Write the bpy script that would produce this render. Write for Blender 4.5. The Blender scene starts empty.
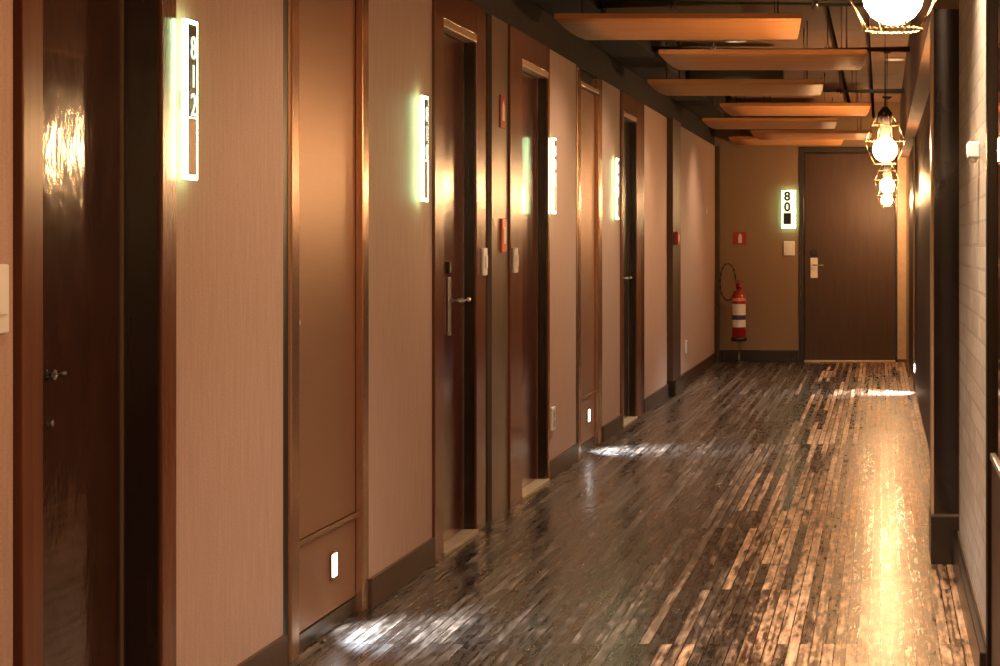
import bpy, bmesh, math, random
from mathutils import Vector

random.seed(7)
sc = bpy.context.scene
COL = sc.collection

# ------------------------------------------------------------------ camera
H_CAM = 1.28          # eye height; the corridor runs along +Y, left wall face at X = -1.80
cam_d = bpy.data.cameras.new('camera')
cam = bpy.data.objects.new('camera', cam_d)
COL.objects.link(cam)
cam.location = (0.0, 0.0, H_CAM)
cam.rotation_euler = (math.pi / 2, 0, 0)
cam_d.sensor_width = 36.0
cam_d.lens = 72.0                       # 2000 px focal length on a 1000 px wide frame
cam_d.shift_x = -(881 - 500) / 1000.0
cam_d.shift_y = -(333 - 244) / 1000.0
cam_d.clip_start = 0.05
sc.camera = cam

# ------------------------------------------------------------------ world, exposure
w = bpy.data.worlds.new('world')
sc.world = w
w.use_nodes = True
w.node_tree.nodes['Background'].inputs[0].default_value = (0.9, 0.7, 0.5, 1)
w.node_tree.nodes['Background'].inputs[1].default_value = 0.05
sc.view_settings.view_transform = 'Standard'
sc.view_settings.look = 'None'
sc.view_settings.gamma = 1.0
sc.view_settings.exposure = 0.25
sc.view_settings.use_curve_mapping = False
sc.cycles.sample_clamp_indirect = 6.0
sc.cycles.max_bounces = 8

BULB = 420.0          # pendant bulbs
SIGN = 14.0            # lit room signs
FOOT = 12.0           # foot lights
SPOT = 2.6            # scale of the added fill spots

# ------------------------------------------------------------------ materials
def nodes_of(name):
    m = bpy.data.materials.new(name)
    m.use_nodes = True
    nt = m.node_tree
    return m, nt, nt.nodes['Principled BSDF']

def N(nt, kind, **kw):
    n = nt.nodes.new(kind)
    for k, v in kw.items():
        if k in n.inputs:
            n.inputs[k].default_value = v
        else:
            setattr(n, k, v)
    return n

def ramp(nt, stops):
    r = nt.nodes.new('ShaderNodeValToRGB')
    e = r.color_ramp.elements
    e[0].position, e[0].color = stops[0][0], (*stops[0][1], 1)
    e[1].position, e[1].color = stops[-1][0], (*stops[-1][1], 1)
    for p, c in stops[1:-1]:
        x = e.new(p)
        x.color = (*c, 1)
    return r

def coords(nt, scale=(1, 1, 1)):
    tc = nt.nodes.new('ShaderNodeTexCoord')
    mp = nt.nodes.new('ShaderNodeMapping')
    mp.inputs['Scale'].default_value = scale
    nt.links.new(tc.outputs['Object'], mp.inputs['Vector'])
    return mp

def mat(name, c1, c2=None, rough=0.5, metal=0.0, scale=(8, 8, 8), detail=4, bump=0.0, bump_dist=0.002,
        rough2=None, coat=0.0, spec=0.5):
    """noise-mottled principled material: colour runs between c1 and c2"""
    m, nt, b = nodes_of(name)
    c2 = c2 or tuple(x * 0.85 for x in c1)
    mp = coords(nt, scale)
    nz = N(nt, 'ShaderNodeTexNoise', Scale=1.0, Detail=float(detail), Roughness=0.55)
    nt.links.new(mp.outputs[0], nz.inputs['Vector'])
    r = ramp(nt, [(0.3, c1), (0.7, c2)])
    nt.links.new(nz.outputs['Fac'], r.inputs[0])
    nt.links.new(r.outputs[0], b.inputs['Base Color'])
    b.inputs['Metallic'].default_value = metal
    b.inputs['Roughness'].default_value = rough
    b.inputs['Coat Weight'].default_value = coat
    b.inputs['Specular IOR Level'].default_value = spec
    if rough2 is not None:
        rr = N(nt, 'ShaderNodeMapRange')
        rr.inputs['From Min'].default_value, rr.inputs['From Max'].default_value = 0.3, 0.7
        rr.inputs['To Min'].default_value, rr.inputs['To Max'].default_value = rough, rough2
        nt.links.new(nz.outputs['Fac'], rr.inputs['Value'])
        nt.links.new(rr.outputs[0], b.inputs['Roughness'])
    if bump:
        bp = N(nt, 'ShaderNodeBump', Strength=bump, Distance=bump_dist)
        nt.links.new(nz.outputs['Fac'], bp.inputs['Height'])
        nt.links.new(bp.outputs[0], b.inputs['Normal'])
    return m

def glow(name, col, strength):
    m, nt, b = nodes_of(name)
    b.inputs['Base Color'].default_value = (0.8, 0.8, 0.8, 1)
    b.inputs['Emission Color'].default_value = (*col, 1)
    b.inputs['Emission Strength'].default_value = strength
    return m

def linen_mat():
    m, nt, b = nodes_of('linen_wallcovering')
    a = coords(nt, (1, 60, 5))
    n1 = N(nt, 'ShaderNodeTexNoise', Scale=1.0, Detail=3.0)
    nt.links.new(a.outputs[0], n1.inputs['Vector'])
    c = coords(nt, (60, 60, 260))
    n2 = N(nt, 'ShaderNodeTexNoise', Scale=1.0, Detail=2.0)
    nt.links.new(c.outputs[0], n2.inputs['Vector'])
    mx = N(nt, 'ShaderNodeMath', operation='ADD')
    nt.links.new(n1.outputs['Fac'], mx.inputs[0])
    nt.links.new(n2.outputs['Fac'], mx.inputs[1])
    r = ramp(nt, [(0.75 / 2, (0.40, 0.252, 0.190)), (1.25 / 2, (0.49, 0.315, 0.240))])
    hv = N(nt, 'ShaderNodeMath', operation='MULTIPLY')
    hv.inputs[1].default_value = 0.5
    nt.links.new(mx.outputs[0], hv.inputs[0])
    nt.links.new(hv.outputs[0], r.inputs[0])
    nt.links.new(r.outputs[0], b.inputs['Base Color'])
    b.inputs['Roughness'].default_value = 0.55
    bp = N(nt, 'ShaderNodeBump', Strength=0.25, Distance=0.001)
    nt.links.new(hv.outputs[0], bp.inputs['Height'])
    nt.links.new(bp.outputs[0], b.inputs['Normal'])
    return m

def floor_mat():
    m, nt, b = nodes_of('reclaimed_strip_floor')
    tc = nt.nodes.new('ShaderNodeTexCoord')
    sep = nt.nodes.new('ShaderNodeSeparateXYZ')
    nt.links.new(tc.outputs['Object'], sep.inputs[0])
    cmb = nt.nodes.new('ShaderNodeCombineXYZ')
    nt.links.new(sep.outputs['Y'], cmb.inputs['X'])
    nt.links.new(sep.outputs['X'], cmb.inputs['Y'])
    bt = nt.nodes.new('ShaderNodeTexBrick')
    bt.offset, bt.offset_frequency = 0.37, 2
    bt.inputs['Color1'].default_value = (0, 0, 0, 1)
    bt.inputs['Color2'].default_value = (1, 1, 1, 1)
    bt.inputs['Mortar'].default_value = (0.0, 0.0, 0.0, 1)
    bt.inputs['Scale'].default_value = 1.0
    bt.inputs['Mortar Size'].default_value = 0.0022
    bt.inputs['Mortar Smooth'].default_value = 0.1
    bt.inputs['Brick Width'].default_value = 1.6
    bt.inputs['Row Height'].default_value = 0.037
    nt.links.new(cmb.outputs[0], bt.inputs['Vector'])
    # streaky grain and worn patches, shifted from strip to strip
    rnd = N(nt, 'ShaderNodeMath', operation='MULTIPLY')
    rnd.inputs[1].default_value = 37.0
    nt.links.new(bt.outputs['Color'], rnd.inputs[0])
    sh = nt.nodes.new('ShaderNodeCombineXYZ')
    nt.links.new(rnd.outputs[0], sh.inputs['Z'])
    def streak(sx, sy, detail, rough):
        g = coords(nt, (sx, sy, 1))
        ad = N(nt, 'ShaderNodeVectorMath', operation='ADD')
        nt.links.new(g.outputs[0], ad.inputs[0])
        nt.links.new(sh.outputs[0], ad.inputs[1])
        n = N(nt, 'ShaderNodeTexNoise', Scale=1.0, Detail=detail, Roughness=rough)
        nt.links.new(ad.outputs[0], n.inputs['Vector'])
        return n
    gn = streak(70, 2.0, 5.0, 0.6)
    pn = streak(38, 7.0, 4.0, 0.66)
    s1 = N(nt, 'ShaderNodeMath', operation='MULTIPLY')
    s1.inputs[1].default_value = 0.20
    nt.links.new(bt.outputs['Color'], s1.inputs[0])
    s2 = N(nt, 'ShaderNodeMath', operation='MULTIPLY_ADD')
    s2.inputs[1].default_value = 0.50
    nt.links.new(gn.outputs['Fac'], s2.inputs[0])
    nt.links.new(s1.outputs[0], s2.inputs[2])
    s3 = N(nt, 'ShaderNodeMath', operation='MULTIPLY_ADD')
    s3.inputs[1].default_value = 0.70
    nt.links.new(pn.outputs['Fac'], s3.inputs[0])
    nt.links.new(s2.outputs[0], s3.inputs[2])
    r = ramp(nt, [(0.52, (0.007, 0.006, 0.005)), (0.68, (0.022, 0.018, 0.015)),
                  (0.80, (0.075, 0.060, 0.048)), (0.96, (0.26, 0.205, 0.165))])
    nt.links.new(s3.outputs[0], r.inputs[0])
    # a lane of paler, warmer reclaimed strips runs along the brick side
    warm = ramp(nt, [(0.55, (0.012, 0.007, 0.005)), (0.67, (0.065, 0.032, 0.017)),
                     (0.74, (0.32, 0.185, 0.105)), (0.90, (0.72, 0.48, 0.31))])
    nt.links.new(s3.outputs[0], warm.inputs[0])
    lx = N(nt, 'ShaderNodeMath', operation='MULTIPLY_ADD')
    lx.inputs[1].default_value = 0.45
    nt.links.new(bt.outputs['Color'], lx.inputs[0])
    nt.links.new(sep.outputs['X'], lx.inputs[2])
    lane = N(nt, 'ShaderNodeMapRange', interpolation_type='SMOOTHSTEP')
    lane.inputs['From Min'].default_value, lane.inputs['From Max'].default_value = -0.42, -0.12
    nt.links.new(lx.outputs[0], lane.inputs['Value'])
    wm = N(nt, 'ShaderNodeMix', data_type='RGBA')
    nt.links.new(lane.outputs[0], wm.inputs['Factor'])
    nt.links.new(r.outputs[0], wm.inputs['A'])
    nt.links.new(warm.outputs[0], wm.inputs['B'])
    r = wm
    mm = N(nt, 'ShaderNodeMix', data_type='RGBA')
    mm.inputs['B'].default_value = (0.008, 0.006, 0.005, 1)
    nt.links.new(bt.outputs['Fac'], mm.inputs['Factor'])
    nt.links.new(r.outputs['Result'], mm.inputs['A'])
    nt.links.new(mm.outputs['Result'], b.inputs['Base Color'])
    b.inputs['Coat Weight'].default_value = 0.16
    b.inputs['Coat Roughness'].default_value = 0.17
    rr = N(nt, 'ShaderNodeMapRange')
    rr.inputs['From Min'].default_value, rr.inputs['From Max'].default_value = 0.55, 0.95
    rr.inputs['To Min'].default_value, rr.inputs['To Max'].default_value = 0.20, 0.60
    nt.links.new(s3.outputs[0], rr.inputs['Value'])
    rl = N(nt, 'ShaderNodeMath', operation='MULTIPLY_ADD')
    rl.inputs[1].default_value = 0.06
    nt.links.new(lane.outputs[0], rl.inputs[0])
    nt.links.new(rr.outputs[0], rl.inputs[2])
    nt.links.new(rl.outputs[0], b.inputs['Roughness'])
    bp = N(nt, 'ShaderNodeBump', Strength=0.4, Distance=0.0022)
    nt.links.new(s3.outputs[0], bp.inputs['Height'])
    bp2 = N(nt, 'ShaderNodeBump', Strength=0.5, Distance=0.002, invert=True)
    nt.links.new(bt.outputs['Fac'], bp2.inputs['Height'])
    nt.links.new(bp.outputs[0], bp2.inputs['Normal'])
    nt.links.new(bp2.outputs[0], b.inputs['Normal'])
    nt.links.new(bp2.outputs[0], b.inputs['Coat Normal'])
    cw = N(nt, 'ShaderNodeMath', operation='MULTIPLY_ADD')
    cw.inputs[1].default_value, cw.inputs[2].default_value = -0.06, 0.22
    nt.links.new(lane.outputs[0], cw.inputs[0])
    nt.links.new(cw.outputs[0], b.inputs['Coat Weight'])
    sw = N(nt, 'ShaderNodeMath', operation='MULTIPLY_ADD')
    sw.inputs[1].default_value, sw.inputs[2].default_value = -0.10, 0.5
    nt.links.new(lane.outputs[0], sw.inputs[0])
    nt.links.new(sw.outputs[0], b.inputs['Specular IOR Level'])
    return m

def brick_mat():
    m, nt, b = nodes_of('limewashed_brick')
    tc = nt.nodes.new('ShaderNodeTexCoord')
    sep = nt.nodes.new('ShaderNodeSeparateXYZ')
    nt.links.new(tc.outputs['Object'], sep.inputs[0])
    cmb = nt.nodes.new('ShaderNodeCombineXYZ')
    nt.links.new(sep.outputs['Y'], cmb.inputs['X'])
    nt.links.new(sep.outputs['Z'], cmb.inputs['Y'])
    bt = nt.nodes.new('ShaderNodeTexBrick')
    bt.inputs['Color1'].default_value = (0.76, 0.69, 0.60, 1)
    bt.inputs['Color2'].default_value = (0.62, 0.53, 0.44, 1)
    bt.inputs['Mortar'].default_value = (0.58, 0.50, 0.42, 1)
    bt.inputs['Scale'].default_value = 1.0
    bt.inputs['Mortar Size'].default_value = 0.006
    bt.inputs['Brick Width'].default_value = 0.23
    bt.inputs['Row Height'].default_value = 0.075
    nt.links.new(cmb.outputs[0], bt.inputs['Vector'])
    nz = N(nt, 'ShaderNodeTexNoise', Scale=22.0, Detail=5.0)
    nt.links.new(tc.outputs['Object'], nz.inputs['Vector'])
    mx = N(nt, 'ShaderNodeMix', data_type='RGBA', blend_type='MULTIPLY')
    mx.inputs['Factor'].default_value = 0.6
    nt.links.new(bt.outputs['Color'], mx.inputs['A'])
    r = ramp(nt, [(0.3, (0.62, 0.56, 0.5)), (0.7, (1, 1, 1))])
    nt.links.new(nz.outputs['Fac'], r.inputs[0])
    nt.links.new(r.outputs[0], mx.inputs['B'])
    nt.links.new(mx.outputs['Result'], b.inputs['Base Color'])
    b.inputs['Roughness'].default_value = 0.6
    b1 = N(nt, 'ShaderNodeBump', Strength=0.7, Distance=0.008, invert=True)
    nt.links.new(bt.outputs['Fac'], b1.inputs['Height'])
    b2 = N(nt, 'ShaderNodeBump', Strength=0.5, Distance=0.006)
    nt.links.new(nz.outputs['Fac'], b2.inputs['Height'])
    nt.links.new(b1.outputs[0], b2.inputs['Normal'])
    nt.links.new(b2.outputs[0], b.inputs['Normal'])
    return m

M = {}
M['linen'] = linen_mat()
M['floor'] = floor_mat()
M['brick'] = brick_mat()
M['end_wall'] = mat('brown_wallcovering', (0.235, 0.150, 0.085), (0.27, 0.175, 0.10), 0.6, scale=(40, 40, 120))
M['door_wood'] = mat('dark_lacquered_wood', (0.032, 0.013, 0.008), (0.052, 0.020, 0.012), 0.15, scale=(14, 14, 7), detail=3,
                     bump=0.5, bump_dist=0.006, coat=0.3)
M['red_wood'] = mat('dark_red_lacquered_wood', (0.055, 0.014, 0.008), (0.08, 0.02, 0.012), 0.2, scale=(20, 20, 2), bump=0.05)
M['black_wood'] = mat('black_brown_wood', (0.013, 0.008, 0.006), (0.022, 0.013, 0.009), 0.25, scale=(30, 30, 2))
M['frame_wood'] = mat('brown_frame_wood', (0.115, 0.036, 0.015), (0.155, 0.052, 0.022), 0.25, scale=(30, 30, 2), bump=0.05)
M['frame_pale'] = mat('pale_oak_strip', (0.50, 0.34, 0.22), (0.58, 0.41, 0.27), 0.35, scale=(20, 20, 20))
M['copper'] = mat('brushed_copper_laminate', (0.30, 0.150, 0.082), (0.33, 0.168, 0.094), 0.34, 0.45, scale=(2, 2, 220), detail=2,
                  bump=0.03, rough2=0.42)
M['copper_trim'] = mat('polished_copper_trim', (0.44, 0.25, 0.15), (0.50, 0.29, 0.17), 0.22, 0.8, scale=(10, 10, 3))
M['skirting'] = mat('dark_skirting', (0.045, 0.021, 0.010), (0.06, 0.029, 0.014), 0.4, scale=(20, 3, 20))
M['steel'] = mat('brushed_steel', (0.62, 0.58, 0.53), (0.70, 0.66, 0.60), 0.28, 0.9, scale=(60, 60, 10))
M['threshold'] = mat('brass_threshold', (0.62, 0.50, 0.34), (0.70, 0.57, 0.40), 0.35, 0.5, scale=(30, 8, 30))
M['white_plastic'] = mat('white_plastic', (0.78, 0.74, 0.68), (0.82, 0.78, 0.72), 0.35, scale=(10, 10, 10))
M['grey_plastic'] = mat('grey_plastic', (0.50, 0.52, 0.54), (0.56, 0.58, 0.60), 0.35, scale=(10, 10, 10))
M['black_plastic'] = mat('black_plastic', (0.012, 0.012, 0.012), (0.02, 0.02, 0.02), 0.4, scale=(10, 10, 10))
M['dark_grey'] = mat('dark_grey_face', (0.02, 0.028, 0.025), (0.03, 0.04, 0.036), 0.35, scale=(10, 10, 10))
M['sign_wood'] = mat('golden_wood_inlay', (0.33, 0.18, 0.07), (0.42, 0.24, 0.10), 0.4, scale=(30, 30, 4))
M['sign_white'] = glow('sign_white_letter', (0.85, 1.0, 0.88), 0.75)
M['acrylic'] = glow('lit_acrylic', (0.66, 1.0, 0.48), SIGN)
M['diffuser'] = glow('lit_back_diffuser', (0.54, 1.0, 0.52), 4.2)
M['sign_front'] = glow('lit_sign_front', (0.90, 1.0, 0.78), 0.85)
M['foot_lens'] = glow('foot_light_lens', (0.92, 0.97, 1.0), FOOT)
M['bulb'] = glow('lit_bulb_glass', (1.0, 0.54, 0.23), BULB)
M['spot_lens'] = glow('downlight_lens', (1.0, 0.78, 0.5), 4.0)
M['panel_wood'] = mat('orange_beech_veneer', (0.52, 0.225, 0.075), (0.62, 0.285, 0.10), 0.6, scale=(2, 40, 40), detail=5)
M['ceiling'] = mat('brown_painted_ceiling', (0.25, 0.14, 0.085), (0.32, 0.185, 0.115), 0.8, scale=(3, 3, 3), bump=0.2)
M['dark_paint'] = mat('dark_brown_paint', (0.016, 0.010, 0.007), (0.024, 0.016, 0.010), 0.85, scale=(6, 6, 6))
M['duct'] = mat('olive_duct_metal', (0.085, 0.07, 0.045), (0.11, 0.09, 0.06), 0.5, 0.2, scale=(6, 6, 6))
M['pipe'] = mat('grey_green_pipe', (0.30, 0.33, 0.27), (0.36, 0.39, 0.32), 0.35, 0.2, scale=(6, 6, 6))
M['conduit'] = mat('brown_conduit', (0.20, 0.12, 0.08), (0.25, 0.155, 0.105), 0.4, 0.5, scale=(10, 10, 10))
M['header'] = mat('tan_plaster', (0.15, 0.082, 0.05), (0.19, 0.105, 0.064), 0.75, scale=(8, 8, 8), bump=0.1)
M['pillar'] = mat('black_gloss_panel', (0.016, 0.010, 0.008), (0.022, 0.014, 0.011), 0.07, scale=(5, 5, 2))
M['panelling'] = mat('black_satin_panelling', (0.016, 0.010, 0.008), (0.022, 0.014, 0.011), 0.42, scale=(5, 5, 2), spec=0.12)
M['grey_panel'] = mat('grey_brown_lacquer', (0.15, 0.105, 0.075), (0.19, 0.135, 0.095), 0.3, 0.15, scale=(8, 8, 2))
M['dark_glass'] = mat('dark_tinted_glass', (0.010, 0.007, 0.006), (0.014, 0.010, 0.008), 0.03, scale=(3, 3, 3))
M['cage'] = mat('cream_brass_wire', (0.42, 0.30, 0.17), (0.50, 0.36, 0.21), 0.35, 0.5, scale=(20, 20, 20))
M['socket'] = mat('bronze_socket', (0.006, 0.004, 0.003), (0.009, 0.006, 0.004), 0.8, 0.0, scale=(20, 20, 20))
M['red'] = mat('red_enamel', (0.30, 0.012, 0.009), (0.36, 0.016, 0.012), 0.3, scale=(10, 10, 10))
M['orange_red'] = mat('orange_red_enamel', (0.62, 0.10, 0.035), (0.70, 0.13, 0.045), 0.35, scale=(10, 10, 10))
M['pink_white'] = mat('white_ink', (0.80, 0.66, 0.60), (0.84, 0.70, 0.64), 0.5, scale=(10, 10, 10))
M['label_blue'] = mat('blue_label', (0.045, 0.04, 0.13), (0.06, 0.05, 0.16), 0.45, scale=(10, 10, 10))
M['label_orange'] = mat('orange_label', (0.75, 0.30, 0.16), (0.8, 0.34, 0.18), 0.45, scale=(10, 10, 10))
M['rubber'] = mat('black_rubber_hose', (0.03, 0.014, 0.010), (0.04, 0.018, 0.013), 0.5, scale=(20, 20, 20))

# ------------------------------------------------------------------ mesh building
class MB:
    """collects shapes in world coordinates; build() links them as one mesh object"""
    def __init__(self):
        self.bm = bmesh.new()

    def box(self, x0, x1, y0, y1, z0, z1, bevel=0.0):
        t = bmesh.new()
        r = bmesh.ops.create_cube(t, size=1.0)
        for v in r['verts']:
            v.co = Vector(((x0 + x1) / 2 + v.co.x * (x1 - x0), (y0 + y1) / 2 + v.co.y * (y1 - y0),
                           (z0 + z1) / 2 + v.co.z * (z1 - z0)))
        if bevel:
            bmesh.ops.bevel(t, geom=list(t.edges), offset=bevel, segments=2, profile=0.5, affect='EDGES')
        self._add(t)
        return self

    def _add(self, t):
        me = bpy.data.meshes.new('tmp')
        t.to_mesh(me)
        t.free()
        self.bm.from_mesh(me)
        bpy.data.meshes.remove(me)

    def lathe(self, cx, cy, profile, seg=24):
        """profile: (radius, z) list, revolved about the vertical through (cx, cy)"""
        b = self.bm
        rings = []
        for r, z in profile:
            if r < 1e-5:
                rings.append([b.verts.new((cx, cy, z))])
            else:
                rings.append([b.verts.new((cx + r * math.cos(2 * math.pi * i / seg), cy + r * math.sin(2 * math.pi * i / seg), z))
                              for i in range(seg)])
        for a, c in zip(rings, rings[1:]):
            for i in range(seg):
                j = (i + 1) % seg
                if len(a) == 1 and len(c) == 1:
                    continue
                if len(a) == 1:
                    f = b.faces.new((a[0], c[i], c[j]))
                elif len(c) == 1:
                    f = b.faces.new((a[i], c[0], a[j]))
                else:
                    f = b.faces.new((a[i], c[i], c[j], a[j]))
                f.smooth = True
        return self

    def tube(self, pts, r, seg=10, closed=False):
        b = self.bm
        P = [Vector(p) for p in pts]
        n = len(P)
        rings = []
        up = None
        for i, p in enumerate(P):
            if closed:
                d = (P[(i + 1) % n] - P[i - 1]).normalized()
            else:
                d = (P[min(i + 1, n - 1)] - P[max(i - 1, 0)]).normalized()
            if up is None or abs(up.dot(d)) > 0.95:
                up = Vector((0, 0, 1)) if abs(d.z) < 0.9 else Vector((1, 0, 0))
            a = d.cross(up).normalized()
            c = d.cross(a).normalized()
            up = c if abs(c.dot(d)) < 0.5 else up
            up = -c if up.dot(c) < 0 else c
            rings.append([b.verts.new(p + a * (r * math.cos(2 * math.pi * k / seg)) + c * (r * math.sin(2 * math.pi * k / seg)))
                          for k in range(seg)])
        m = n if closed else n - 1
        for i in range(m):
            A, B = rings[i], rings[(i + 1) % n]
            off = 0
            if closed and i == n - 1:
                off = min(range(seg), key=lambda o: sum((A[k].co - B[(k + o) % seg].co).length for k in range(seg)))
            for k in range(seg):
                f = b.faces.new((A[k], A[(k + 1) % seg], B[(k + 1 + off) % seg], B[(k + off) % seg]))
                f.smooth = True
        if not closed:
            b.faces.new(rings[0][::-1])
            b.faces.new(rings[-1])
        return self

    def cyl(self, p0, p1, r, seg=20):
        return self.tube([p0, p1], r, seg)

    def ring(self, cx, cy, z, R, r, seg=32):
        return self.tube([(cx + R * math.cos(2 * math.pi * i / seg), cy + R * math.sin(2 * math.pi * i / seg), z)
                          for i in range(seg)], r, 8, True)

    def prism(self, poly, axis, a0, a1):
        """extrude a 2-D polygon; axis 'x': poly is (y, z), 'y': (x, z), 'z': (x, y)"""
        def P(u, v, a):
            return {'x': (a, u, v), 'y': (u, a, v), 'z': (u, v, a)}[axis]
        b = self.bm
        A = [b.verts.new(P(u, v, a0)) for u, v in poly]
        B = [b.verts.new(P(u, v, a1)) for u, v in poly]
        b.faces.new(A)
        b.faces.new(B[::-1])
        n = len(poly)
        for i in range(n):
            b.faces.new((A[i], B[i], B[(i + 1) % n], A[(i + 1) % n]))
        return self

    def build(self, name, material, parent=None, base=None, kind=None):
        o_ = Vector(base) if base is not None else (Vector(parent['base_at']) if parent and 'base_at' in parent else Vector((0, 0, 0)))
        bmesh.ops.recalc_face_normals(self.bm, faces=list(self.bm.faces))
        for v in self.bm.verts:
            v.co -= o_
        me = bpy.data.meshes.new(name)
        self.bm.to_mesh(me)
        self.bm.free()
        me.materials.append(material)
        ob = bpy.data.objects.new(name, me)
        COL.objects.link(ob)
        if parent:
            ob.parent = parent
            pb = Vector(parent['base_at'])
            ob.location = o_ - pb
        else:
            ob.location = o_
        ob['base_at'] = tuple(o_)
        if kind:
            ob['kind'] = kind
        return ob

def text_mesh(s, size, name, material, parent, origin, right, up, extrude=0.0015, offset=0.0):
    """lettering as a mesh, centred on origin, reading along right with up upwards"""
    cu = bpy.data.curves.new('tmp_text', 'FONT')
    cu.body = s
    cu.size = size
    cu.align_x, cu.align_y = 'CENTER', 'CENTER'
    cu.extrude = extrude
    cu.offset = offset
    cu.space_line = 0.86
    to = bpy.data.objects.new('tmp_text', cu)
    COL.objects.link(to)
    dg = bpy.context.evaluated_depsgraph_get()
    me = bpy.data.meshes.new_from_object(to.evaluated_get(dg))
    bpy.data.objects.remove(to)
    bpy.data.curves.remove(cu)
    R, U = Vector(right), Vector(up)
    Nn = R.cross(U)
    base = Vector(parent['base_at'])
    O = Vector(origin) - base
    for v in me.vertices:
        v.co = O + R * v.co.x + U * v.co.y + Nn * v.co.z
    me.materials.clear()
    me.materials.append(material)
    me.name = name
    ob = bpy.data.objects.new(name, me)
    COL.objects.link(ob)
    ob.parent = parent
    ob['base_at'] = tuple(base)
    return ob

def tag(o, label, cat, group=None):
    o['label'], o['category'] = label, cat
    if group:
        o['group'] = group
    return o

def thing(name, loc, label, cat, group=None):
    o = bpy.data.objects.new(name, None)
    o.empty_display_size = 0.1
    COL.objects.link(o)
    o.location = loc
    o['base_at'] = tuple(loc)
    return tag(o, label, cat, group)

def struct_root(name, loc):
    o = bpy.data.objects.new(name, None)
    o.empty_display_size = 0.1
    COL.objects.link(o)
    o.location = loc
    o['base_at'] = tuple(loc)
    o['kind'] = 'structure'
    return o

def dup(root, loc, label, group=None):
    """a copy of a thing with copies of its parts and sub-parts"""
    r = root.copy()
    COL.objects.link(r)
    r.location = loc
    r['label'] = label
    if group:
        r['group'] = group
    for ch in list(root.children):
        c = ch.copy()
        COL.objects.link(c)
        c.parent = r
        for g in ch.children:
            d = g.copy()
            COL.objects.link(d)
            d.parent = c
    return r

# ------------------------------------------------------------------ dimensions
XL = -1.80            # left wall face
Y0, YE = -3.0, 21.70  # rear wall, end wall
ZT = 2.34             # top of the left wall
ZC = 2.82             # ceiling

# ------------------------------------------------------------------ the shell
MB().box(-2.3, 1.2, Y0 - .1, YE + .3, -.1, 0).build('floor', M['floor'], kind='structure')
MB().box(-2.3, 1.2, Y0 - .1, YE + .3, ZC, ZC + .1).build('ceiling', M['ceiling'], kind='structure')
MB().box(-2.3, 1.2, Y0 - .1, Y0, 0, ZC).build('wall_back', M['linen'], kind='structure')

LEFT_WALL = [(Y0, 4.147), (5.078, 6.02), (7.02, 8.02), (10.80, 11.80), (12.90, 13.79), (15.13, 16.82), (17.48, YE)]
for a, b in LEFT_WALL:
    MB().box(XL - .2, XL, a, b, 0, ZT).build('wall_left', M['linen'], base=(XL, a, 0), kind='structure')
bl = MB()
for a, b in LEFT_WALL:
    bl.box(XL, XL + .014, a, b, 0, .105, .003)
bl.build('baseboard_left', M['skirting'], kind='structure')
# dark fascia over the left wall, up to the open ceiling
MB().box(XL - .25, XL - .005, Y0, YE, ZT, ZC).build('trim_1', M['dark_paint'], kind='structure')
MB().box(XL - .26, XL - .2, Y0, YE, 0, ZT).build('wall_left_backing', M['dark_paint'], kind='structure')

# end wall with the opening of its door
DX0, DX1, DZ = -.835, .155, 2.27
ew = MB()
ew.box(XL - .2, DX0, YE, YE + .15, 0, ZC).box(DX1, 1.0, YE, YE + .15, 0, ZC).box(DX0, DX1, YE, YE + .15, DZ, ZC)
ew.build('wall_end', M['end_wall'], kind='structure')
be = MB()
be.box(XL + .014, DX0 - .06, YE - .014, YE, 0, .13, .003)
be.build('baseboard_end', M['black_wood'], kind='structure')
MB().box(XL, XL + .05, YE - .04, YE, .0, ZT).build('trim_2', M['skirting'], kind='structure')

# right side: glazed door, limewashed brick, black pillar, dark gloss panelling, tan header
XR = .312
MB().box(XR, XR + .5, 5.73, 8.0, 0, ZC).build('wall_right', M['brick'], kind='structure')
MB().box(XR, XR + .5, Y0, 3.2, 0, ZC).build('wall_right', M['linen'], kind='structure')
MB().box(XR - .03, XR, 5.73, 8.0, 0, .11, .004).build('baseboard_right', M['black_wood'], kind='structure')
MB().box(XR - .008, XR, 5.73, 8.0, .11, .135, .002).build('trim_3', M['grey_panel'], kind='structure')
pr = struct_root('pillar', (.26, 8.17, 0))
MB().box(.206, .42, 8.0, 8.36, .2, 2.22).build('shaft', M['pillar'], pr)
MB().box(.200, .42, 7.985, 8.37, 0, .193, .004).build('plinth', M['black_wood'], pr)
MB().box(.201, .42, 7.987, 8.365, .193, .2).build('plinth_cap', M['grey_panel'], pr)
MB().box(.200, .212, 7.996, 8.14, .2, 2.22, .004).build('corner_strip', M['frame_pale'], pr)
MB().box(.30, .5, 8.36, YE, 0, 2.22).build('wall_right_panelling', M['panelling'], kind='structure')
MB().box(.285, .30, 17.7, 17.82, 0, 2.22, .004).build('trim_4', M['grey_panel'], kind='structure')
MB().box(.206, .8, 8.0, YE, 2.22, ZC).build('beam', M['header'], kind='structure')

gd = struct_root('door_6', (XR, 5.0, 0))
g = MB()
g.box(XR - .012, XR + .06, 5.655, 5.73, 0, ZC, .004)
g.box(XR - .012, XR + .06, 3.2, 3.28, 0, ZC, .004)
g.box(XR - .006, XR + .06, 3.28, 5.655, 2.6, ZC)
g.build('door_frame', M['panelling'], gd)
MB().box(XR + .004, XR + .03, 3.28, 5.655, .69, 2.6).build('glass_pane', M['dark_glass'], gd)
MB().box(XR, XR + .05, 3.28, 5.655, 0, .67, .004).build('kick_panel', M['skirting'], gd)
MB().box(XR - .004, XR + .04, 3.28, 5.655, .67, .69, .003).build('mid_rail', M['steel'], gd)

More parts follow.
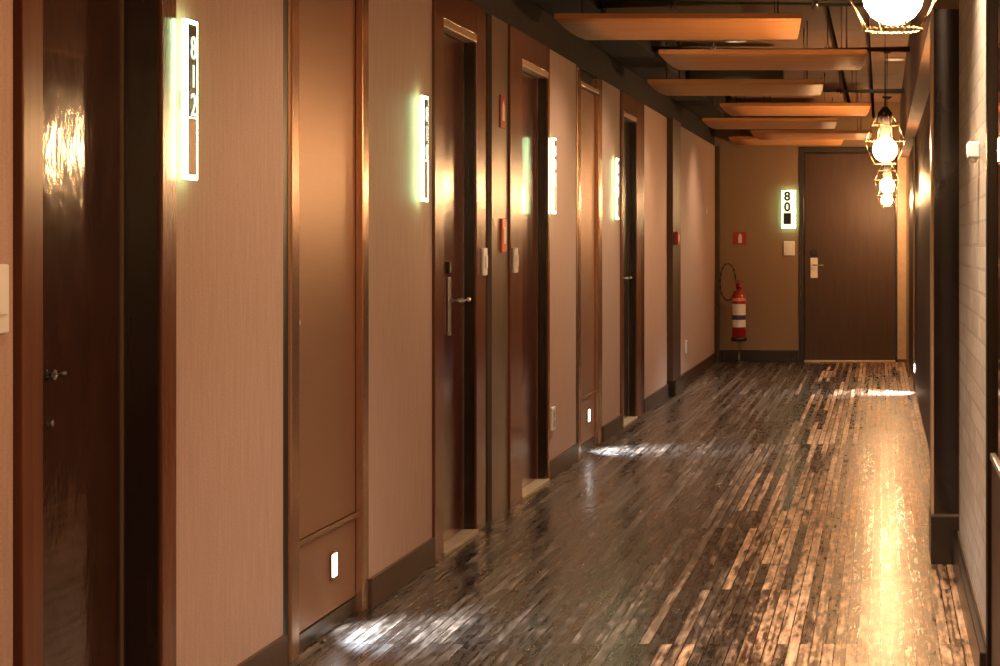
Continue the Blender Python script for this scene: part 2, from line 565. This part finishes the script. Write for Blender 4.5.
# ------------------------------------------------------------------ doors of the left wall
def left_door(name, ya, y0, y1, yb, rec, wood, top, handle_y, casing, pale=True):
    """casing runs ya..y0 and y1..yb, leaf y0..y1, recessed by rec"""
    r = struct_root(name, (XL, (y0 + y1) / 2, 0))
    f = MB()
    f.box(XL - .2, XL + .012, ya, y0, 0, ZT - .002, .003)
    if yb > y1 + .02:
        f.box(XL - .2, XL + .012, y1, yb, 0, ZT - .002, .003)
    f.box(XL - .2, XL + .010, y0, y1, top + .035, ZT - .002, .002)
    f.build('door_casing', casing, r)
    xl = XL - rec
    j = MB()
    j.box(xl, XL + .004, y1 - .012, y1 - .0005, 0, top)
    j.box(xl, XL + .004, y0 + .0005, y0 + .012, 0, top)
    j.build('door_jamb', M['black_wood'], r)
    s = MB()
    s.box(xl, XL + .014, y0 + .001, y1 - .001, top, top + .034, .003)
    s.build('lintel_strip', M['frame_pale'] if pale else M['black_wood'], r)
    lf = MB()
    lf.box(xl - .04, xl, y0 + .012, y1 - .012, .022, top, .003)
    leaf = lf.build('door_leaf', wood, r)
    MB().box(xl - .001, xl + .004, y1 - .026, y1 - .0125, .022, top).build('edge_bead', M['grey_panel'], r)
    MB().box(xl - .01, XL + .022, y0 + .001, y1 - .001, 0, .02, .003).build('threshold_strip', M['threshold'], r)
    if handle_y is not None:
        hz = 1.04
        h = MB()
        h.box(xl + .0005, xl + .010, handle_y - .022, handle_y + .022, hz - .15, hz + .10, .004)
        hp = h.build('handle_plate', M['steel'], leaf)
        l = MB()
        l.tube([(xl + .008, handle_y, hz), (xl + .055, handle_y, hz), (xl + .062, handle_y + .012, hz),
                (xl + .062, handle_y + .13, hz)], .010)
        l.build('lever', M['steel'], leaf)
        MB().box(xl + .0005, xl + .012, handle_y - .02, handle_y + .02, hz + .115, hz + .165, .004).build('card_slot', M['black_plastic'], leaf)
    return r, leaf

d1, leaf1 = left_door('door_1', 4.17, 4.27, 4.979, 5.078, .084, M['door_wood'], 2.17, None, M['frame_wood'])
MB().box(XL - .2, XL - .012, 4.147, 4.17, 0, ZT).build('shadow_gap', M['black_plastic'], d1)
xl1 = XL - .084
MB().tube([(xl1 + .001, 4.515, .985), (xl1 + .02, 4.515, .985)], .012).tube([(xl1 + .022, 4.50, .985), (xl1 + .022, 4.56, .985)], .006).build('thumb_turn', M['steel'], leaf1)
MB().tube([(xl1 + .001, 4.52, .875), (xl1 + .012, 4.52, .875)], .008).build('key_cylinder', M['steel'], leaf1)
left_door('door_2', 8.02, 8.18, 8.845, 9.045, .045, M['red_wood'], 2.17, 8.52, M['frame_wood'])
left_door('door_3', 9.65, 9.97, 10.746, 10.80, .045, M['red_wood'], 2.17, None, M['frame_wood'])
left_door('door_4', 13.79, 13.90, 14.63, 14.94, .045, M['black_wood'], 2.17, 14.12, M['frame_wood'])
# wall pieces between doors 2 and 3, and past door 4
MB().box(XL - .2, XL - .02, 9.045, 9.25, 0, ZT).build('trim_5', M['pillar'], kind='structure')
MB().box(XL - .2, XL, 9.25, 9.65, 0, ZT).build('trim_6', M['grey_panel'], kind='structure')
MB().box(XL - .2, XL + .01, 14.94, 15.13, 0, ZT).build('trim_7', M['black_wood'], kind='structure')
pl = struct_root('pillar', (XL, 17.15, 0))
MB().box(XL - .2, XL + .05, 16.82, 17.48, .13, ZT, .003).build('shaft', M['skirting'], pl)
MB().box(XL - .2, XL + .075, 16.80, 17.50, 0, .13, .004).build('plinth', M['black_wood'], pl)

# door of the end wall
r5 = struct_root('door_5', (-.34, YE, 0))
f = MB()
f.box(DX0 - .055, DX0, YE - .012, YE + .1, 0, DZ + .06, .003)
f.box(DX0, DX1, YE - .012, YE + .1, DZ, DZ + .06, .003)
f.build('door_casing', M['black_wood'], r5)
MB().box(DX1, DX1 + .022, YE - .012, YE + .1, 0, DZ + .06, .003).build('door_jamb', M['black_wood'], r5)
MB().box(DX1 + .024, DX1 + .12, YE - .018, YE, .03, DZ + .06, .003).build('side_casing', M['frame_pale'], r5)
e5 = MB().box(DX0 + .004, DX1 - .004, YE + .03, YE + .075, .02, DZ - .003, .003).build('door_leaf', mat('brown_oak_door', (0.055, 0.026, 0.015), (0.075, 0.036, 0.020), 0.55, scale=(30, 30, 3)), r5)
hx, hz, hy = -.727, 1.05, YE + .03
MB().box(hx - .04, hx + .04, hy - .012, hy - .0005, hz - .14, hz + .08, .006).build('handle_plate', M['white_plastic'], e5)
MB().tube([(hx, hy - .01, hz), (hx, hy - .055, hz), (hx + .012, hy - .06, hz), (hx + .10, hy - .06, hz)], .010).build('lever', M['steel'], e5)
MB().box(hx - .035, hx + .035, hy - .014, hy - .0005, hz + .10, hz + .17, .006).build('card_slot', M['black_plastic'], e5)
MB().box(DX0, DX1, YE - .012, YE + .09, 0, .018, .003).build('threshold_strip', M['threshold'], r5)

# ------------------------------------------------------------------ copper service panels with foot lights
def service_panel(ya, y0, y1, yb, top, label):
    r = thing('service_panel', (XL, (ya + yb) / 2, 0), label, 'panel', 'copper service panels in the corridor wall')
    xf = XL - .024
    t = MB()
    t.box(XL - .18, XL - .001, ya, ya + .055, 0, ZT - .002)
    t.box(XL - .18, XL - .03, yb - .02, yb, 0, ZT - .002)
    t.box(XL - .18, XL - .03, ya + .055, yb - .02, top + .06, ZT - .002)
    t.build('recess', M['black_plastic'], r)
    q = MB()
    q.box(XL - .15, XL + .008, ya + .056, y0 - .004, 0, ZT - .003, .010)
    q.build('side_trim', M['copper_trim'], r)
    MB().box(xf - .001, XL + .003, y1 + .002, yb - .002, 0, ZT - .003, .003).build('side_trim', M['copper_trim'], r)
    MB().box(xf - .03, xf, y0, y1, .352, top, .002).build('panel_door', M['copper'], r)
    dr = [c for c in r.children if c.name.startswith('panel_door')][0]
    MB().tube([(xf + .0005, y0 + .05, 1.035), (xf + .016, y0 + .05, 1.035)], .009).build('knob', M['steel'], dr)
    hatch = MB().box(xf - .03, xf, y0, y1, .06, .328, .002).build('lower_hatch', M['copper'], r)
    MB().box(xf - .03, xf + .008, y0, y1, .331, .349, .003).build('ledge_strip', M['copper_trim'], r)
    MB().box(xf - .03, xf + .004, y0, y1, 0, .057, .002).build('toe_board', M['black_wood'], r)
    yc = y0 + .47 * (y1 - y0) / .76
    MB().box(xf + .0005, xf + .008, yc - .036, yc + .036, .165, .262, .003).build('foot_light_bezel', M['copper_trim'], hatch)
    MB().box(xf + .0081, xf + .0092, yc - .027, yc + .027, .176, .25, .001).build('foot_light_lens', M['foot_lens'], hatch)
    MB().box(xf - .03, XL + .006, y0, y1, top + .004, top + .03, .003).build('top_strip', M['frame_pale'], r)
    MB().box(xf - .03, xf + .004, y0, y1, top + .032, ZT - .003, .002).build('top_board', M['black_wood'], r)
    return r

service_panel(6.02, 6.175, 6.94, 7.02, 2.23, 'wide copper service panel with lit foot light, beside the sign reading 8 1 2')
service_panel(11.80, 11.96, 12.74, 12.90, 2.23, 'copper service panel further along, between two lit signs')

# ------------------------------------------------------------------ lit room signs
def room_sign(y, text, label, square=True):
    z0, z1 = 1.445, 1.855
    r = thing('room_sign', (XL, y, z0), label, 'sign', 'lit room signs')
    MB().box(XL + .023, XL + .031, y, y + .086, z0, z1, .002).build('acrylic_block', M['acrylic'], r)
    MB().box(XL + .018, XL + .0225, y + .001, y + .085, z0 + .001, z1 - .001).build('back_diffuser', M['diffuser'], r)
    MB().box(XL + .0005, XL + .0175, y + .036, y + .052, z0 + .18, z1 - .18).build('wall_bracket', M['grey_plastic'], r)
    MB().box(XL + .0315, XL + .034, y + .009, y + .071, z0 + .16, z1 - .012, .001).build('face_plate', M['dark_grey'], r)
    MB().box(XL + .0315, XL + .033, y + .009, y + .071, z0 + .012, z0 + .158, .001).build('wood_inlay', M['sign_wood'], r)
    text_mesh(text, .085, 'lettering', M['sign_white'], r, (XL + .0355, y + .040, z0 + .262), (0, 1, 0), (0, 0, 1))
    return r

room_sign(5.094, '8\n1\n2', 'lit room sign on the wall next to the closest door, reading 8 1 2 downwards')
room_sign(7.732, '8\n1\n0', 'lit room sign just before the door with a steel lever, past the wide copper panel')
room_sign(10.805, '8\n0\n8', 'lit room sign behind the second red door, seen almost edge-on')
room_sign(13.41, '8\n0\n6', 'lit room sign between the far copper panel and the black door')
# end wall sign faces the corridor
zs0, zs1 = 1.45, 1.86
r = thing('room_sign', (-1.0, YE, zs0), 'white lit room sign on the end wall above a white switch', 'sign', 'lit room signs')
MB().box(-1.075, -.925, YE - .045, YE - .036, zs0, zs1, .003).build('acrylic_block', M['acrylic'], r)
MB().box(-1.074, -.926, YE - .0355, YE - .030, zs0 + .001, zs1 - .001).build('back_diffuser', M['diffuser'], r)
MB().box(-1.01, -.99, YE - .0295, YE - .0005, zs0 + .15, zs1 - .15).build('wall_bracket', M['grey_plastic'], r)
MB().box(-1.0735, -.9265, YE - .0465, YE - .0452, zs0 + .002, zs1 - .002).build('front_plate', M['sign_front'], r)
text_mesh('8\n0', .135, 'lettering', M['dark_grey'], r, (-1.015, YE - .049, zs0 + .285), (1, 0, 0), (0, 0, 1), offset=.004)
MB().box(-1.055, -.975, YE - .049, YE - .0467, zs0 + .045, zs0 + .165, .001).build('black_emblem', M['black_plastic'], r)

# ------------------------------------------------------------------ switches, sockets, call points
def plate_left(name, y, z, hy, hz, label, cat, depth=.014, group=None, rocker=True, x=XL):
    r = thing(name, (x, y, z - hz), label, cat, group)
    MB().box(x + .0005, x + depth, y - hy, y + hy, z - hz, z + hz, .004).build('cover_plate', M['white_plastic'], r)
    if rocker:
        MB().box(x + depth + .0003, x + depth + .006, y - hy * .5, y + hy * .5, z - hz * .45, z + hz * .45, .002).build('rocker', M['white_plastic'], r)
    else:
        for k in (-1, 1):
            MB().tube([(x + depth + .0003, y, z + k * hz * .4), (x + depth + .004, y, z + k * hz * .4)], hy * .4).build('socket_face', M['grey_plastic'], r)
    return r

plate_left('light_switch', 4.055, 1.168, .045, .071, 'white light switch at the frame edge before the closest door', 'switch')
plate_left('light_switch', 8.98, 1.20, .040, .062, 'white switch on the casing past the door with a steel lever', 'switch', x=XL + .012)
plate_left('light_switch', 9.74, 1.20, .045, .062, 'white switch on the casing before the second red door', 'switch', x=XL + .012)
plate_left('wall_socket', 10.93, .325, .05, .065, 'white socket low on the wall past the second red door', 'socket', rocker=False)
plate_left('wall_socket', 18.4, .335, .045, .06, 'white socket low on the far wall past the brown pilaster', 'socket', rocker=False)
plate_left('light_switch', 20.5, 1.62, .03, .04, 'tiny switch high on the far wall near the end corner', 'switch')

r = thing('light_switch', (-1.0, YE, 1.17), 'white switch on the end wall directly under the lit sign', 'switch')
MB().box(-1.055, -.935, YE - .014, YE - .0005, 1.155, 1.31, .006).build('cover_plate', M['white_plastic'], r)
MB().box(-1.022, -.968, YE - .021, YE - .0145, 1.19, 1.275, .003).build('rocker', M['white_plastic'], r)

r = thing('fire_sign', (XL, 9.50, 1.83), 'red fire sign high on the grey pier between the red doors', 'sign')
MB().box(XL + .0005, XL + .006, 9.43, 9.57, 1.83, 1.985, .001).build('sign_board', M['red'], r)
MB().prism([(9.47, 1.865), (9.53, 1.865), (9.53, 1.93), (9.50, 1.965), (9.47, 1.93)], 'x', XL + .0065, XL + .008).build('flame_mark', M['pink_white'], r)
r = thing('fire_call_point', (XL, 9.50, 1.24), 'orange-red fire alarm box on the grey pier between the red doors', 'alarm')
MB().box(XL + .0005, XL + .012, 9.45, 9.56, 1.24, 1.40, .003).build('housing', M['orange_red'], r)
MB().box(XL + .0125, XL + .014, 9.475, 9.535, 1.28, 1.36, .001).build('press_pane', M['pink_white'], r)
r = thing('fire_call_point', (XL + .05, 16.95, 1.27), 'small red fire alarm box on the far brown pilaster', 'alarm')
MB().box(XL + .0505, XL + .085, 16.90, 17.01, 1.275, 1.385, .005).build('housing', M['red'], r)
MB().box(XL + .0855, XL + .089, 16.925, 16.985, 1.30, 1.36, .001).build('press_pane', M['pink_white'], r)

r = thing('fire_sign', (-1.53, YE, 1.28), 'small red fire extinguisher sign on the end wall above the extinguisher', 'sign')
MB().box(-1.60, -1.46, YE - .006, YE - .0005, 1.275, 1.41, .001).build('sign_board', M['red'], r)
MB().prism([(-1.548, 1.29), (-1.508, 1.29), (-1.508, 1.36), (-1.518, 1.39), (-1.538, 1.39), (-1.548, 1.36)], 'y', YE - .008, YE - .0065).build('extinguisher_mark', M['pink_white'], r)

# ------------------------------------------------------------------ fire extinguisher on its stand
ex, ey = -1.53, YE - .14
r = thing('extinguisher_stand', (ex, ey, 0), 'slim pale post stand under the red fire extinguisher', 'stand')
MB().lathe(ex, ey, [(0, 0), (.09, 0), (.09, .008), (.025, .018), (.018, .03), (0, .03)]).build('foot', M['black_plastic'], r)
MB().cyl((ex, ey, .02), (ex, ey, .25), .016).build('post', M['threshold'], r)
MB().lathe(ex, ey, [(0, .235), (.082, .235), (.086, .25), (.086, .275), (.082, .275), (.080, .252), (0, .252)]).build('tray', M['black_plastic'], r)
r = thing('fire_extinguisher', (ex, ey, .253), 'red fire extinguisher with white and blue labels by the end wall', 'extinguisher')
rad = .074
body = MB().lathe(ex, ey, [(0, .253), (rad - .01, .253), (rad, .265), (rad, .70), (rad - .008, .735), (rad - .03, .765), (.022, .785), (.022, .80), (0, .80)], 28).build('cylinder', M['red'], r)
def band(nm, z0, z1, m):
    n = 16
    b_ = MB()
    pts = [(ex + (rad + .0015) * math.cos(a), ey + (rad + .0015) * math.sin(a)) for a in [math.radians(-165 + 150 * i / n) for i in range(n + 1)]]
    inn = [(ex + (rad + .0003) * math.cos(a), ey + (rad + .0003) * math.sin(a)) for a in [math.radians(-165 + 150 * i / n) for i in range(n + 1)]]
    b_.prism(pts + inn[::-1], 'z', z0, z1)
    return b_.build(nm, m, body)
band('orange_label', .665, .70, M['label_orange'])
band('white_label', .515, .635, M['white_plastic'])
band('blue_label', .465, .514, M['label_blue'])
band('white_label', .385, .464, M['white_plastic'])
MB().lathe(ex, ey, [(0, .80), (.03, .80), (.03, .835), (.018, .85), (0, .85)]).build('valve', M['red'], r)
MB().box(ex - .015, ex + .015, ey - .11, ey + .03, .852, .868, .004).box(ex - .013, ex + .013, ey - .10, ey + .03, .885, .898, .004).box(ex - .012, ex + .012, ey + .0, ey + .03, .868, .886).build('squeeze_handle', M['red'], r)
hp = [(ex - .02, ey, .83)]
for i in range(15):
    t = i / 14
    a = math.radians(20 + 310 * t)
    hp.append((ex - .125 + .085 * math.cos(a), ey + .05, .87 + .20 * math.sin(a)))
MB().tube([(ex - .025, ey + .02, .82)] + hp[1:], .010).build('hose', M['rubber'], r)

# sensor on the brick wall
r = thing('wall_sensor', (XR, 6.35, 1.55), 'small pale grey sensor box on the whitewashed brick wall', 'sensor')
MB().box(XR - .038, XR - .0005, 6.31, 6.39, 1.552, 1.604, .006).build('housing', M['grey_plastic'], r)
MB().lathe(XR - .019, 6.35, [(0, 1.536), (.010, 1.540), (.014, 1.5515), (0, 1.5515)], 16).build('lens', M['white_plastic'], r)

# foot light in the dark panelling near the end
r = thing('foot_light', (.30, 17.2, .17), 'lit foot light low on the dark panelling near the end door', 'light')
MB().box(.290, .2995, 17.16, 17.24, .165, .262, .003).build('bezel', M['copper_trim'], r)
MB().box(.286, .2897, 17.173, 17.227, .176, .25, .001).build('lens', M['foot_lens'], r)

# ------------------------------------------------------------------ suspended wooden ceiling panels
def panel_mesh(wd, zn=0.0):
    bm = bmesh.new()
    ny, nx = 8, 6
    D, th = .66, .024
    lay = []
    for off in (0.0, th):
        rows = []
        for j in range(ny + 1):
            t = j / ny
            x0 = .06 * t
            x1 = wd - .05 * t
            z = zn - .040 * t - .016 * math.sin(math.pi * t) + off
            rows.append([bm.verts.new((x0 + (x1 - x0) * i / nx, D * t, z)) for i in range(nx + 1)])
        lay.append(rows)
    for k, rows in enumerate(lay):
        for j in range(ny):
            for i in range(nx):
                q = (rows[j][i], rows[j][i + 1], rows[j + 1][i + 1], rows[j + 1][i])
                bm.faces.new(q if k else q[::-1]).smooth = True
    A, B = lay
    for j in range(ny):
        bm.faces.new((A[j][0], A[j + 1][0], B[j + 1][0], B[j][0]))
        bm.faces.new((A[j][nx], B[j][nx], B[j + 1][nx], A[j + 1][nx]))
    for i in range(nx):
        bm.faces.new((A[0][i], B[0][i], B[0][i + 1], A[0][i + 1]))
        bm.faces.new((A[ny][i], A[ny][i + 1], B[ny][i + 1], B[ny][i]))
    bmesh.ops.recalc_face_normals(bm, faces=list(bm.faces))
    me = bpy.data.meshes.new('board')
    bm.to_mesh(me)
    bm.free()
    me.materials.append(M['panel_wood'])
    return me

PANELS = [(-1.60, 9.79, 'closest orange wooden ceiling panel, hung before the grey-green pipe'),
          (-1.29, 11.60, 'second orange wooden ceiling panel along, reaching towards the pendant lamps'),
          (-1.60, 13.70, 'third wooden ceiling panel along, set towards the room doors'),
          (-1.29, 16.00, 'fourth wooden ceiling panel along, over the brown pilaster'),
          (-1.60, 17.90, 'fifth wooden ceiling panel along, past the brown pilaster'),
          (-1.29, 19.80, 'sixth wooden ceiling panel, second from the end wall'),
          (-1.60, 20.98, 'wooden ceiling panel closest to the end wall')]
pz = 2.385
proto = None
for x, y, lab in PANELS:
    if proto is None:
        proto = thing('ceiling_panel', (x, y, pz), lab, 'ceiling panel', 'suspended wooden ceiling panels')
        bo = bpy.data.objects.new('board', panel_mesh(1.21))
        COL.objects.link(bo)
        bo.parent = proto
        bo['base_at'] = (x, y, pz)
        for (u, v) in ((.12, .1), (1.09, .1), (.16, .56), (1.05, .56)):
            zz = pz - .040 * v / .66 - .016 * math.sin(math.pi * v / .66) + .02
            MB().cyl((x + u, y + v, zz), (x + u, y + v, ZC), .005, 8).build('hanger_rod', M['conduit'], proto)
    else:
        dup(proto, (x, y, pz), lab)

# ------------------------------------------------------------------ services under the ceiling
tag(MB().box(XL + .01, XL + .30, Y0, YE - .02, 2.52, 2.76, .01).build('air_duct', M['dark_paint'], base=(XL + .15, 9, 2.52)),
    'long dark air duct running above the room doors', 'duct')
DU = [(10.72, 'olive duct branch behind the closest wooden ceiling panel'), (15.4, 'olive duct branch between the third and fourth ceiling panels')]
for y, lab in DU:
    r = thing('duct_branch', (XL + .30, y, 2.52), lab, 'duct', 'olive duct branches')
    MB().box(XL + .302, -.75, y, y + .22, 2.50, 2.72, .01).build('sleeve', M['duct'], r)
    MB().box(XL + .302, XL + .33, y - .015, y + .235, 2.485, 2.735, .004).build('flange', M['dark_paint'], r)
PI = [(10.62, 2.558, .028, 'pipe', 'grey-green pipe crossing just past the closest wooden ceiling panel'),
      (13.15, 2.56, .020, 'conduit', 'brown conduit crossing between the second and third ceiling panels'),
      (16.75, 2.56, .022, 'pipe', 'thin grey-green pipe crossing past the fourth ceiling panel')]
for y, z, rr, m_, lab in PI:
    r = thing('ceiling_pipe', (XL + .3, y, z), lab, 'pipe')
    MB().cyl((XL + .302, y, z), (.19, y, z), rr, 14).build('pipe_run', M[m_], r)
    for x in (-1.1, -.35):
        MB().cyl((x - .015, y, z), (x + .015, y, z), rr * 1.35, 14).cyl((x, y, z + rr), (x, y, ZC), .005, 8).build('pipe_clamp', M['steel'], r)
for x, z, rr, lab in ((-.08, 2.66, .016, 'brown conduit running lengthwise nearer the pendant lamps'), (-.32, 2.70, .022, 'thicker brown conduit running lengthwise above the wooden panels')):
    tag(MB().cyl((x, Y0, z), (x, YE, z), rr, 12).build('ceiling_conduit', M['conduit'], base=(x, 9, z)), lab, 'pipe')

# ceiling downlights: one over the far pendants, the others added as fill-light fixtures
def downlight(y, label, x=-.75, first=[None]):
    if first[0] is None:
        r = thing('ceiling_downlight', (x, y, ZC), label, 'light', 'ceiling downlights')
        MB().lathe(x, y, [(.05, ZC - .001), (.085, ZC - .001), (.085, ZC - .012), (.058, ZC - .016), (.05, ZC - .001)], 28).build('rim', M['white_plastic'], r)
        MB().lathe(x, y, [(0, ZC - .006), (.048, ZC - .006), (.048, ZC - .002), (0, ZC - .002)], 28).build('lens', M['spot_lens'], r)
        first[0] = r
        return r
    return dup(first[0], (x, y, ZC), label)
downlight(5.95, 'added wall-wash downlight close to the whitewashed brick wall', .10)  # extra fixture, added to brighten the brick
downlight(16.6, 'ceiling downlight above the far pendant lamps', .11)
downlight(8.6, 'added fill downlight before the closest wooden panel', -.9)
downlight(6.0, 'added fill downlight above the wide copper panel', -.9)
downlight(3.4, 'added fill downlight above the closest door', -.9)
downlight(.8, 'added fill downlight over the near end of the corridor', -.9)
downlight(11.1, 'added fill downlight between the first and second wooden panels', -1.1)
downlight(12.9, 'added fill downlight between the second and third wooden panels', -1.1)
downlight(15.1, 'added fill downlight between the third and fourth wooden panels', -1.1)
downlight(17.3, 'added fill downlight between the fourth and fifth wooden panels', -1.1)
downlight(19.2, 'added fill downlight between the fifth and sixth wooden panels', -1.1)
def foot_beam(x, y, z, dx, power):
    l = bpy.data.lights.new('foot_beam', 'SPOT')
    l.energy = power
    l.color = (0.86, 0.93, 1.0)
    l.spot_size = 2.1
    l.spot_blend = 1.0
    l.shadow_soft_size = .02
    o = bpy.data.objects.new('foot_beam', l)
    COL.objects.link(o)
    o.location = (x, y, z)
    o.rotation_euler = Vector((dx, 0, -1.0)).to_track_quat('-Z', 'Y').to_euler()
foot_beam(XL + .02, 6.648, .21, 1, 60)
foot_beam(XL + .02, 12.44, .21, 1, 100)
foot_beam(.27, 17.2, .21, -1, 130)
def spot(y, x, power, size=1.9):  # fill light added under the extra fixtures to lift walls and brick
    l = bpy.data.lights.new('fill_beam', 'SPOT')
    l.energy = power * SPOT
    l.color = (1.0, 0.74, 0.52)
    l.spot_size = size
    l.spot_blend = .8
    l.shadow_soft_size = .12
    o = bpy.data.objects.new('fill_beam', l)
    COL.objects.link(o)
    o.location = (x, y, ZC - .03)
for y, x, p in ((5.95, .10, 150), (8.6, -.9, 40), (6.0, -.9, 38), (3.4, -.9, 38), (.8, -.9, 60), (11.1, -1.1, 60), (12.9, -1.1, 70), (15.1, -1.1, 60),
                (17.3, -1.1, 50), (19.2, -1.1, 60)):
    spot(y, x, p)

# ------------------------------------------------------------------ caged pendant lamps
def pendant(x, y, z, label):
    r = thing('pendant_lamp', (x, y, z), label, 'lamp', 'caged pendant lamps')
    MB().lathe(x, y, [(0, z - .06), (.022, z - .056), (.042, z - .043), (.055, z - .024), (.06, z), (.055, z + .024), (.042, z + .043),
                      (.026, z + .056), (0, z + .056)], 28).build('bulb', M['bulb'], r)
    MB().lathe(x, y, [(0, z + .0565), (.024, z + .0565), (.026, z + .13), (.036, z + .135), (.036, z + .18), (.012, z + .21), (0, z + .21)]).build('socket', M['socket'], r)
    c = MB()
    prof = [(.036, z + .17), (.070, z + .12), (.104, z + .045), (.094, z + .0), (.056, z - .069)]
    for R, zz in (prof[1], prof[2], prof[4]):
        c.ring(x, y, zz, R, .0034)
    for k in range(8):
        a = math.pi / 8 + k * math.pi / 4
        c.tube([(x + R * math.cos(a), y + R * math.sin(a), zz) for R, zz in prof], .0026, 8)
    c.build('wire_cage', M['cage'], r)
    MB().cyl((x, y, z + .20), (x, y, ZC - .02), .004, 8).build('cord', M['socket'], r)
    MB().lathe(x, y, [(0, ZC - .03), (.02, ZC - .03), (.05, ZC - .01), (.05, ZC - .0005), (0, ZC - .0005)]).build('ceiling_rose', M['socket'], r)
    return r
LAMPS = [(.023, 3.86, 1.762, 'large caged pendant lamp with a glowing globe, closest of the row'),
         (.020, 9.80, 1.742, 'glowing caged pendant lamp, second of the row'),
         (.048, 15.85, 1.742, 'glowing caged pendant lamp, third of the row'),
         (.062, 20.9, 1.742, 'small glowing pendant lamp before the end door, last of the row'),
         (.023, -1.6, 1.762, 'caged pendant lamp at the rear of the corridor')]
for a in LAMPS:
    pendant(*a)

for o in bpy.data.objects:
    if 'base_at' in o:
        del o['base_at']
